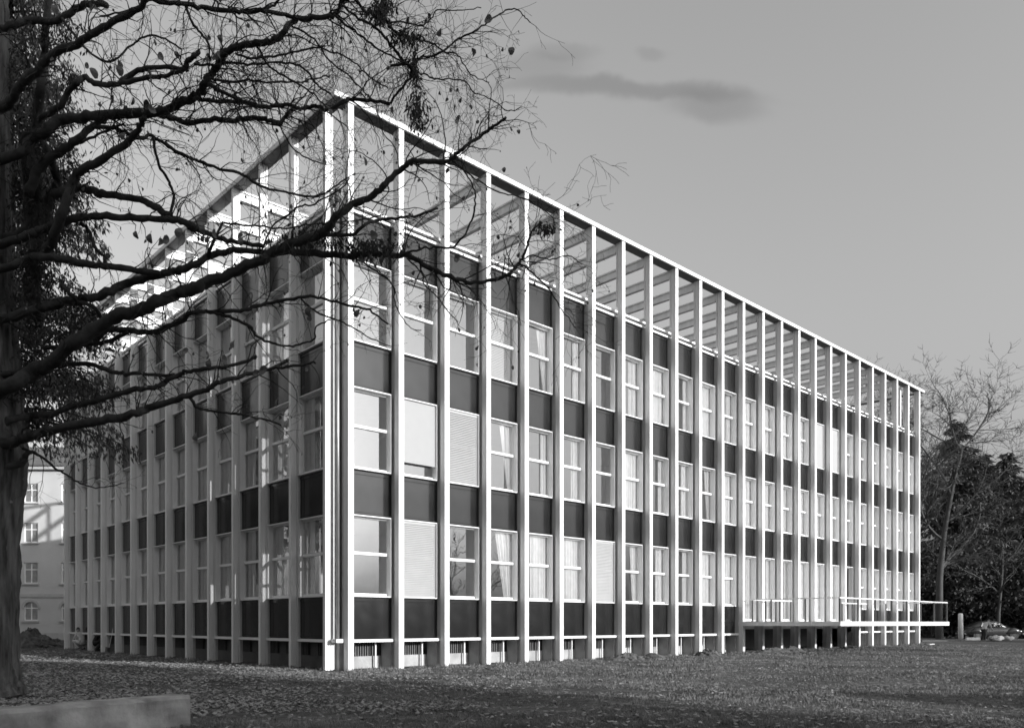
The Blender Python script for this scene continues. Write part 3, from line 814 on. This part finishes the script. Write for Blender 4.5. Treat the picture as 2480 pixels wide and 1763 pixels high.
for i,(x,y,h,r) in enumerate([(10.5,-43,7.6,2.8),(14.5,-42,6.2,2.8),(19,-43.5,5.4,3),(24,-42,4.9,3),(29,-43,4.5,3),(35,-45,3.6,2.6),(43,-48,3.0,2.4),(52,-50,3.4,2.8)]):
    bushy('evergreen_shrub',(x,y,0),h,r,random.Random(70+i),'big evergreen shrub in the border across the lawn behind the photographer',n=5200,sz=.3,group='shrubs across the lawn behind the photographer')
for i,(x,y,h) in enumerate([(17,-38,8),(40,-42,13),(52,-50,15),(66,-58,14)]):
    bare('bare_tree',(x,y,0),h,random.Random(90+i),'bare tree standing among the shrubs across the lawn behind the photographer',r0=.18,spread=.85,levels=3,group='bare trees across the lawn behind the photographer',mat='bark')

# ================================================================== old house far left
hb=gp(112,60.)
house=empty('old_house',tuple(hb),rz=TH-math.pi/2,label='old rendered house with arched ground-floor window far behind the left trunk',cat='house')
# local x = to the right in the picture, local y away from the camera
def mm(px): return px/FPX*60.
W0,W1=-14.,6.
zH=(1508-1138)/FPX*60+1.28
cols=[(-52,-41+0),(-36,-3)]
hx=lambda px:mm(px-112)
zz=lambda py:1.28+mm(1508-py)
wins=[]
for xc in (75,165,-15,-105,255):
    for (y0,y1) in ((1216,1171),(1313,1266),(1412,1362),(1502,1457)):
        wins.append((hx(xc)-.52,hx(xc)+.52,zz(y0),zz(y1),y0==1502))
# wall with openings built from strips
b=MB(); D=.22
xsH=sorted({W0,W1}|{w[0] for w in wins if W0<w[0]<W1}|{w[1] for w in wins if W0<w[1]<W1})
zsH=sorted({-.1,zH}|{w[2] for w in wins}|{w[3] for w in wins})
for i in range(len(xsH)-1):
    for j in range(len(zsH)-1):
        xm=(xsH[i]+xsH[i+1])/2; zm=(zsH[j]+zsH[j+1])/2
        if any(w[0]<xm<w[1] and w[2]<zm<w[3] for w in wins): continue
        b.box(xsH[i],xsH[i+1],0,D,zsH[j],zsH[j+1])
b.box(W0,W1,D+.5,8,-.1,zH)
b.build('wall','stucco',house)
b=MB(); b.box(W0-.3,W1+.3,-.35,8.3,zH,zH+.25); rf=b.build('eaves','stone_trim',house)
b=MB(); b.v=[(W0-.4,-.5,zH+.25),(W1+.4,-.5,zH+.25),(W1+.4,8.4,zH+.25),(W0-.4,8.4,zH+.25),(W0+3,4,zH+2.6),(W1-3,4,zH+2.6)]
b.f=[(0,1,5,4),(2,3,4,5),(1,2,5),(3,0,4),(0,3,2,1)]; b.build('roof','roof_tile',house)
MB().box(W0,W1,-.07,-.004,zz(1446),zz(1438)).build('string_course','stone_trim',house)
MB().box(W0,W1,-.09,-.004,-.1,zz(1532)).build('plinth','stone_trim',house)
for (x0,x1,z0,z1,arch) in wins:
    if x1>W1 or x0<W0: continue
    f=MB(); t=.06
    f.box(x0,x0+t,.1,.17,z0,z1); f.box(x1-t,x1,.1,.17,z0,z1); f.box(x0+t,x1-t,.1,.17,z1-t,z1); f.box(x0+t,x1-t,.1,.17,z0,z0+t)
    f.box((x0+x1)/2-.035,(x0+x1)/2+.035,.095,.165,z0+t,z1-t); zt=z0+(z1-z0)*.64; f.box(x0+t,x1-t,.092,.16,zt,zt+.07)
    wf=f.build('window','white_frame',house)
    MB().box(x0+t,x1-t,.14,.15,z0+t,z1-t).build('pane','pipe_metal',wf)
    MB().box(x0-.12,x1+.12,-.12,-.003,z0-.14,z0-.02).build('sill','stone_trim',wf)
    if arch:
        # arched head: pieces of wall filling the corners
        f=MB(); cx=(x0+x1)/2; rr=(x1-x0)/2; zc=z1-rr; N=10
        for s in (-1,1):
            pts=[(cx+s*rr,z1)]+[(cx+s*rr*math.cos(q),zc+rr*math.sin(q)) for q in [math.pi/2*k/N for k in range(N+1)]]
            n=len(f.v)
            for (px,pz) in pts: f.v.append((px,-.004,pz))
            for (px,pz) in pts: f.v.append((px,.09,pz))
            m=len(pts); f.f.append(tuple(range(n,n+m))); f.f.append(tuple(range(n+m,n+2*m)))
            for k in range(m): f.f.append((n+k,n+(k+1)%m,n+m+(k+1)%m,n+m+k))
        f.build('arch_head','stucco',wf)
        f=MB()
        for k in range(14):
            q0=math.pi*k/14; q1=math.pi*(k+1)/14
            n=len(f.v)
            for (rad) in (rr+.02,rr+.2):
                for q in (q0,q1):
                    for yy in (-.05,-.006): f.v.append((cx+rad*math.cos(q),yy,zc+rad*math.sin(q)))
            f.f+=[(n,n+2,n+6,n+4),(n+1,n+5,n+7,n+3),(n+4,n+6,n+7,n+5),(n,n+1,n+3,n+2)]
        f.build('arch_trim','stone_trim',wf)

# ================================================================== earth mounds, clods
def mound(name,c,rx,ry,h,seed,label,mat='soil',group=None,rz=0,cat='earth mound'):
    r=random.Random(seed); b=MB(); N,Mr=22,8
    b.v.append((0,0,h))
    for j in range(1,Mr+1):
        t=j/Mr
        for i in range(N):
            a=2*math.pi*i/N; k=1+r.uniform(-.14,.14)
            z=h*(1-t)**.8*(1+r.uniform(-.3,.3))-(.04 if j==Mr else 0)
            b.v.append((math.cos(a)*rx*t*k,math.sin(a)*ry*t*k,z))
    for i in range(N): b.f.append((0,1+i,1+(i+1)%N))
    for j in range(Mr-1):
        for i in range(N):
            a=1+j*N+i; c2=1+j*N+(i+1)%N; b.f.append((a,a+N,c2+N,c2))
    for k in range(26):
        a=r.uniform(0,6.28); t=r.random()**.6; s=r.uniform(.05,.14)*(.5+h); x,y=math.cos(a)*rx*t,math.sin(a)*ry*t; z=h*(1-t)**.8
        n=len(b.v); pts=[(x+s*q[0]*r.uniform(.7,1.2),y+s*q[1]*r.uniform(.7,1.2),z+s*.8*q[2]) for q in ((1,0,0),(0,1,0),(-1,0,0),(0,-1,0),(0,0,1),(0,0,-1))]
        b.v+=pts
        for q in ((0,1,4),(1,2,4),(2,3,4),(3,0,4),(1,0,5),(2,1,5),(3,2,5),(0,3,5)): b.f.append(tuple(n+v for v in q))
    o=b.build(name,mat); o.location=c; o.rotation_euler=(0,0,rz); return tag(o,label,cat,group)
mound('earth_mound',gp(75,41),1.5,1.0,.95,1,'dark heap of earth right of the big trunk in front of the old house')
mound('earth_mound',gp(130,43),1.6,.9,.4,2,'low dark heap of earth beside the far left corner of the building')
for (n,rx,h,lb) in ((6.5,1.0,.22,'heap of clods at the seventh bay from the front corner'),(7.4,.6,.18,'small heap of clods next to the first one along the facade'),(9.6,.7,.26,'rounded heap of clods midway along the facade'),(12.6,2.1,.2,'long heap of clods under the near end of the balcony'),(13.6,1.1,.24,'heap of clods under the balcony beside the longer heap'),(17.2,.6,.15,'low clod heap under the middle of the balcony')):
    mound('clod_heap',(C0+n*B,-.75,0),rx,.45,h,int(n*10),lb,cat='soil heap')
mound('straw_heap',gp(2030,44.5),.0001+1.0,.4,.3,91,'pale heap of debris lying between the last columns',mat='sack',cat='debris heap')
tag(MB().box(-.6,.6,-.06,.06,0,.05).build('plank','wood_pale',loc=tuple(gp(2255,47.2,0))),'short pale plank on the grass by the far corner column','plank').rotation_euler=(0,0,.1)

# ================================================================== people
def skinbody(name,J,E,root,mat):
    me=bpy.data.meshes.new(name); names=list(J); idx={k:i for i,k in enumerate(names)}
    me.from_pydata([J[k][0] for k in names],[(idx[a],idx[c]) for a,c in E],[])
    o=link(name,me,root); me.materials.append(M[mat])
    md=o.modifiers.new('Skin','SKIN'); 
    for i,k in enumerate(names):
        sv=me.skin_vertices[0].data[i]; sv.radius=(J[k][1],J[k][1] if len(J[k])<3 else J[k][2]); sv.use_root=(i==0)
    s=o.modifiers.new('Sub','SUBSURF'); s.levels=1; s.render_levels=1
    return o
def hand(J,E,wr,pt,dirv,side):
    """five short finger chains rooted in the palm"""
    w=Vector(pt); d=Vector(dirv).normalized(); s=d.cross(Vector((0,0,1)))
    if s.length<.2: s=Vector((1,0,0))
    s.normalize()
    J[wr+'p']=(tuple(w+d*.06),.035,.02); E.append((wr,wr+'p'))
    for i,(o,l) in enumerate(((-.03,.07),(-.01,.085),(.012,.08),(.032,.06))):
        a=w+d*.1+s*o; k=f'{wr}f{i}'
        J[k+'a']=(tuple(a),.010); J[k+'b']=(tuple(a+d*l*.5+Vector((0,0,-.012))),.009); J[k+'c']=(tuple(a+d*l*.85+Vector((0,0,-.035))),.008)
        E+= [(wr+'p',k+'a'),(k+'a',k+'b'),(k+'b',k+'c')]
    a=w+d*.05+s*side*.05; J[wr+'t']=(tuple(a),.011); J[wr+'u']=(tuple(a+d*.035+s*side*.02),.009); E+=[(wr+'p',wr+'t'),(wr+'t',wr+'u')]
def head(root,c,fwd,hairmat='hair',r=.1):
    b=MB(); N,Mv=14,10; c=Vector(c); f=Vector(fwd).normalized(); u=Vector((0,0,1)); u=(u-f*u.dot(f)).normalized(); s=f.cross(u)
    def pt(th,ph,k=1):
        x=math.sin(th)*math.cos(ph); y=math.sin(th)*math.sin(ph); z=math.cos(th)
        fx=.105*x*(1+ (.25 if (x>.8 and abs(y)<.25 and -.25<z<.15) else 0)); w=.078*y*(1-.25*max(0,-z)); h=.12*z
        return c+(f*fx+s*w+u*h)*k
    for j in range(Mv+1):
        for i in range(N): b.v.append(tuple(pt(math.pi*j/Mv,2*math.pi*i/N)))
    for j in range(Mv):
        for i in range(N): b.f.append((j*N+i,j*N+(i+1)%N,(j+1)*N+(i+1)%N,(j+1)*N+i))
    for q in (-1,1):  # ears, eyes
        p=c+s*q*.08; b.tube([p-u*.03,p+u*.03],[.012,.014],6)
    b.tube([c+f*.1+u*.01,c+f*.125-u*.02],[.008,.014],5)
    o=b.build('head','skin',root,smooth=True)
    e=MB()
    for q in (-1,1): p=c+f*.094+s*q*.03+u*.01; e.tube([p-s*.012,p+s*.012],.007,5)
    p=c+f*.098-u*.055; e.tube([p-s*.02,p+s*.02],.005,5); e.build('eyes_and_mouth','hair',o)
    b=MB()
    for j in range(6):
        for i in range(N): b.v.append(tuple(pt(math.pi*.52*j/5,2*math.pi*i/N,1.07)-f*.012+u*.008))
    for j in range(5):
        for i in range(N): b.f.append((j*N+i,j*N+(i+1)%N,(j+1)*N+(i+1)%N,(j+1)*N+i))
    b.build('hair',hairmat,o,smooth=True)
def person(loc,rz,pose,label,top,trousers):
    root=empty('person',tuple(loc),rz,label=label,cat='person')
    T,L=pose['torso'],pose['legs']
    J={'pel':(T['pel'],.15,.12),'wai':(T['wai'],.14,.11),'che':(T['che'],.17,.12),'nek':(T['nek'],.06,.06)}
    E=[('pel','wai'),('wai','che'),('che','nek')]
    for s,n in ((-1,'l'),(1,'r')):
        for k,rd in (('sh',.07),('el',.05),('wr',.03)): J[k+n]=(T[k+n],rd)
        E+=[('che','sh'+n),('sh'+n,'el'+n),('el'+n,'wr'+n)]
        hand(J,E,'wr'+n,T['wr'+n],Vector(T['wr'+n])-Vector(T['el'+n]),s)
        for k,rd in (('hp',.1),('kn',.065),('an',.045),('to',.04)): J[k+n]=(L[k+n],rd)
        E+=[('pel','hp'+n),('hp'+n,'kn'+n),('kn'+n,'an'+n),('an'+n,'to'+n)]
    skinbody('body',J,E,root,top)
    # trousers and shoes as clothing children
    for n in 'lr':
        b=MB(); b.tube([L['hp'+n],L['kn'+n],tuple(Vector(L['an'+n]))],[.135,.09,.075],10); b.build('trouser_leg',trousers,root,smooth=True)
        b=MB(); a=Vector(L['an'+n]); t=Vector(L['to'+n]); b.tube([a-(t-a)*.3-Vector((0,0,.02)),a,t],[.04,.055,.045],8); b.build('shoe','hair',root,smooth=True)
    head(root,T['head'],T['fwd'])
    return root
bend={'torso':dict(pel=(0,0,.88),wai=(.08,0,1.02),che=(.24,0,1.22),nek=(.36,0,1.34),shl=(.24,.2,1.27),shr=(.24,-.2,1.27),ell=(.4,.24,1.0),elr=(.38,-.24,.98),wrl=(.56,.16,.86),wrr=(.54,-.16,.84),head=(.45,0,1.43),fwd=(1,0,-.5)),
      'legs':dict(hpl=(0,.1,.84),hpr=(0,-.1,.84),knl=(.06,.12,.46),knr=(.0,-.12,.46),anl=(-.04,.13,.08),anr=(-.1,-.13,.08),tol=(.14,.14,.04),tor=(.08,-.14,.04))}
crouch={'torso':dict(pel=(0,0,.34),wai=(.04,0,.5),che=(.16,0,.72),nek=(.26,0,.85),shl=(.17,.19,.76),shr=(.17,-.19,.76),ell=(.36,.22,.55),elr=(.36,-.22,.55),wrl=(.52,.1,.42),wrr=(.52,-.1,.4),head=(.34,0,.95),fwd=(1,0,-.3)),
        'legs':dict(hpl=(0,.12,.34),hpr=(0,-.12,.34),knl=(.38,.2,.46),knr=(.38,-.2,.46),anl=(.1,.16,.08),anr=(.1,-.16,.08),tol=(.28,.17,.04),tor=(.28,-.17,.04))}
heading=TH-math.pi/2
person(gp(2383,58.5),heading+.25,bend,'person in a pale jacket bending forward beside the parked car','cloth_light','cloth_dark')
person(gp(228,36.3),heading+.3,crouch,'person in dark clothes crouching at the foot of the shaded left facade','cloth_dark','cloth_dark')
person(gp(200,37.6),heading+2.6,crouch,'person in light grey work clothes crouching at the left end of the shaded facade','cloth_light','cloth_light')
b=MB(); b.tube([(0,0,0),(.28,0,1.35)],.018,6); o=b.build('shovel','wood_pale'); o.location=gp(262,34.8); o.rotation_euler=(0,0,heading)
f=MB(); f.tube([(-.04,0,-.0),(-.0,0,.22)],[.10,.11],4); f.build('blade','dark_steel',o)
tag(o,'long-handled shovel leaning by the crouching workers at the left facade','shovel')

# ================================================================== car (rounded dark saloon)
car=empty('parked_car',tuple(gp(2396,63.5)),rz=heading-.12,label='dark rounded saloon car parked under the trees at the far right',cat='car')
# stations along x (front = +x): (x, halfwidth, z_bottom, z_belt/top)
def loft(st,prof,name,mat,parent):
    b=MB(); m=None
    for (x,hw,zb,zt) in st:
        ring=[(x,hw*a,zb+(zt-zb)*c) for a,c in prof]; m=len(ring); b.v+=ring
    for i in range(len(st)-1):
        for k in range(m):
            k2=(k+1)%m; b.f.append((i*m+k,i*m+k2,(i+1)*m+k2,(i+1)*m+k))
    b.f.append(tuple(range(m))); b.f.append(tuple((len(st)-1)*m+k for k in range(m)))
    o=b.build(name,mat,parent,smooth=True); return o
prof=[(-.9,0),(-1,.25),(-1,.55),(-.93,.8),(-.7,.96),(-.3,1),(.3,1),(.7,.96),(.93,.8),(1,.55),(1,.25),(.9,0)]
body=loft([(-2.15,.45,.42,.62),(-2.05,.68,.32,.78),(-1.7,.8,.26,.92),(-1.1,.84,.24,.98),(-.3,.85,.24,.98),(.5,.85,.24,.98),(1.0,.83,.24,.97),(1.5,.78,.26,.92),(1.85,.7,.3,.82),(2.05,.5,.36,.68),(2.12,.3,.42,.58)],prof,'body','car_paint',car)
loft([(-1.75,.5,.85,.92),(-1.35,.6,.9,1.2),(-.9,.64,.92,1.38),(-.3,.66,.92,1.47),(.2,.66,.92,1.46),(.55,.64,.92,1.36),(.85,.6,.92,1.12),(1.02,.55,.9,.97)],[(-1,0),(-.98,.35),(-.88,.75),(-.65,.95),(0,1),(.65,.95),(.88,.75),(.98,.35),(1,0)],'cabin','car_paint',car)
for s in (-1,1):
    for (x0,x1,xa,xb) in ((-1.0,-.28,-.85,-.3),(-.2,.62,-.2,.38)):
        b=MB(); y=.665*s
        b.poly([(x0,y,1.0),(x1,y,1.0),(xb,y*.93,1.3),(xa,y*.93,1.3)]); b.build('side_window','pane_glass',car,fix=False)
    for xw in (-1.3,1.35):
        wheel=empty('wheel',(xw,.74*s,.32)); wheel.parent=car
        b=MB(); b.tube([(0,-.09,0),(0,.09,0)],.32,20); b.build('tyre','rubber',wheel)
        b=MB(); b.tube([(0,-.1,0),(0,.1,0)],.16,14); b.build('rim','chrome',wheel)
    # mudguards
    b=MB(); b.tube([(1.85,.66*s,.5),(1.6,.72*s,.62),(1.35,.75*s,.68),(1.0,.75*s,.58),(.6,.74*s,.4)],[.12,.22,.26,.2,.06],10); b.build('front_wing','car_paint',car,smooth=True)
    b=MB(); b.tube([(-.8,.74*s,.42),(-1.1,.75*s,.58),(-1.35,.75*s,.66),(-1.65,.7*s,.58),(-1.9,.62*s,.45)],[.06,.2,.25,.2,.08],10); b.build('rear_wing','car_paint',car,smooth=True)
    b=MB(); b.tube([(1.86,.58*s,.62),(1.99,.58*s,.62)],[.12,.1],12); b.build('headlight','chrome',car,smooth=True)
b=MB(); b.poly([(1.0,-.52,.99),(1.0,.52,.99),(.62,.5,1.33),(.62,-.5,1.33)]); b.build('windscreen','pane_glass',car,fix=False)
b=MB(); b.tube([(2.0,-.75,.42),(2.2,-.5,.42),(2.22,.5,.42),(2.0,.75,.42)],.05,8); b.build('front_bumper','chrome',car,smooth=True)
b=MB(); b.tube([(-2.1,-.7,.42),(-2.25,-.4,.42),(-2.25,.4,.42),(-2.1,.7,.42)],.05,8); b.build('rear_bumper','chrome',car,smooth=True)
# white post, board, sacks by the car
b=MB(); b.tube([(0,0,0),(-.07,0,1.9),(-.075,0,1.98)],[.16,.15,.1],10); o=b.build('marker_post','white_paint',smooth=True); o.location=gp(2327,57.8); tag(o,'thick white post standing on the grass near the parked car','post')
o=MB().box(-.48,.48,-.08,.08,0,.24).build('low_board','white_paint',loc=tuple(gp(2356,57.5))); o.rotation_euler=(0,0,heading); tag(o,'low white board on the grass between the post and the bending person','board')
def sack(x,Z,L,h,rz,label):
    b=MB(); N=12
    pts=[Vector((-L/2+L*i/8,0,h*.45+ (0.04*math.sin(i*2))))for i in range(9)]
    b.tube(pts,[h*.5*math.sin(math.pi*(i+.6)/9.2)**.5 for i in range(9)],10)
    o=b.build('sack','sack',smooth=True); o.location=gp(x,Z,0); o.rotation_euler=(0,0,heading+rz); tag(o,label,'sack')
sack(2412,57.2,1.25,.42,.2,'large pale sack lying on the ground in front of the car')
sack(2438,57.8,.85,.36,-.6,'smaller pale sack against the front wheel of the car')

# ================================================================== camera, light, sky
cam=bpy.data.cameras.new('camera'); co=bpy.data.objects.new('camera',cam); col.objects.link(co)
co.location=(CX,CY,CZ); co.rotation_euler=(R(90),0,TH-math.pi/2)
cam.sensor_width=36; cam.lens=FPX/2480*36; cam.shift_x=(1240-PX)/2480; cam.shift_y=(PY-881.5)/2480
cam.clip_end=5000; cam.clip_start=.1
bpy.context.scene.camera=co
SD=Vector((.25,-1,.23)).normalized()        # towards the sun
sun=bpy.data.lights.new('sun','SUN'); so=bpy.data.objects.new('sun',sun); col.objects.link(so)
sun.energy=3.1; sun.angle=R(.53); sun.color=(1,1,1)
so.rotation_euler=(-SD).to_track_quat('-Z','Y').to_euler(); so.location=(0,-30,30)
w=bpy.data.worlds.new('World'); bpy.context.scene.world=w; w.use_nodes=True; t=w.node_tree; t.nodes.clear()
o=t.nodes.new('ShaderNodeOutputWorld'); bg=t.nodes.new('ShaderNodeBackground'); sk=t.nodes.new('ShaderNodeTexSky')
sk.sky_type='NISHITA'; sk.sun_disc=False; sk.sun_elevation=math.asin(SD.z); sk.sun_rotation=math.atan2(SD.x,SD.y)
sk.air_density=1.; sk.dust_density=5.5; sk.ozone_density=1.
sp=t.nodes.new('ShaderNodeSeparateColor'); t.links.new(sk.outputs[0],sp.inputs[0])   # blue-sensitive black-and-white film
class _O: pass
bw=_O(); bw.outputs=[sp.outputs[2]]
# faint long cloud streak
tc=t.nodes.new('ShaderNodeTexCoord')
def cloud(px,py,sx,sy,amt):
    c=(at(px,py,10)-Vector((CX,CY,CZ))).normalized()
    rgt=Vector((RV[0],RV[1],0)); up=rgt.cross(c).normalized()*1.0; rgt=c.cross(up).normalized()
    n=t.nodes.new('ShaderNodeTexNoise'); n.inputs['Scale'].default_value=7.; n.inputs['Detail'].default_value=5
    t.links.new(tc.outputs['Generated'],n.inputs['Vector'])
    def dot(v):
        d=t.nodes.new('ShaderNodeVectorMath'); d.operation='DOT_PRODUCT'; t.links.new(tc.outputs['Generated'],d.inputs[0]); d.inputs[1].default_value=v; return d
    def mth(op,a,b=None):
        m=t.nodes.new('ShaderNodeMath'); m.operation=op
        for i,q in enumerate((a,b)):
            if q is None: continue
            if isinstance(q,(int,float)): m.inputs[i].default_value=q
            else: t.links.new(q,m.inputs[i])
        return m.outputs[0]
    nn=mth('MULTIPLY',mth('SUBTRACT',n.outputs['Fac'],.5),.07)
    a=mth('DIVIDE',mth('ADD',dot(rgt).outputs['Value'],nn),sx); bb=mth('DIVIDE',mth('ADD',dot(up).outputs['Value'],nn),sy)
    r2=mth('ADD',mth('POWER',mth('ABSOLUTE',a),2.),mth('POWER',mth('ABSOLUTE',bb),2.))
    front=mth('GREATER_THAN',dot(c).outputs['Value'],0.)
    k=mth('MULTIPLY',mth('MULTIPLY',mth('POWER',2.718,mth('MULTIPLY',mth('MULTIPLY',r2,r2),-1.)),front),amt)
    return mth('SUBTRACT',1.,k)
f1=cloud(1480,222,.135,.0085,.26); f2=cloud(1735,255,.05,.014,.2); f3=cloud(1290,175,.05,.012,.15)
f4=cloud(1350,140,.035,.008,.13); f5=cloud(1585,120,.016,.006,.12)
def mul(a,b):
    m=t.nodes.new('ShaderNodeMath'); m.operation='MULTIPLY'; t.links.new(a,m.inputs[0]); t.links.new(b,m.inputs[1]); return m.outputs[0]
v=mul(mul(mul(mul(mul(bw.outputs[0],f1),f2),f3),f4),f5)
t.links.new(v,bg.inputs[0]); bg.inputs[1].default_value=.148
t.links.new(bg.outputs[0],o.inputs[0])
sc=bpy.context.scene
sc.view_settings.view_transform='Standard'; sc.view_settings.look='None'; sc.view_settings.exposure=.7; sc.view_settings.gamma=1
sc.render.engine='CYCLES'; sc.cycles.use_denoising=True; sc.cycles.max_bounces=8; sc.cycles.transparent_max_bounces=12
sc.cycles.sample_clamp_indirect=6; sc.cycles.filter_width=1.6
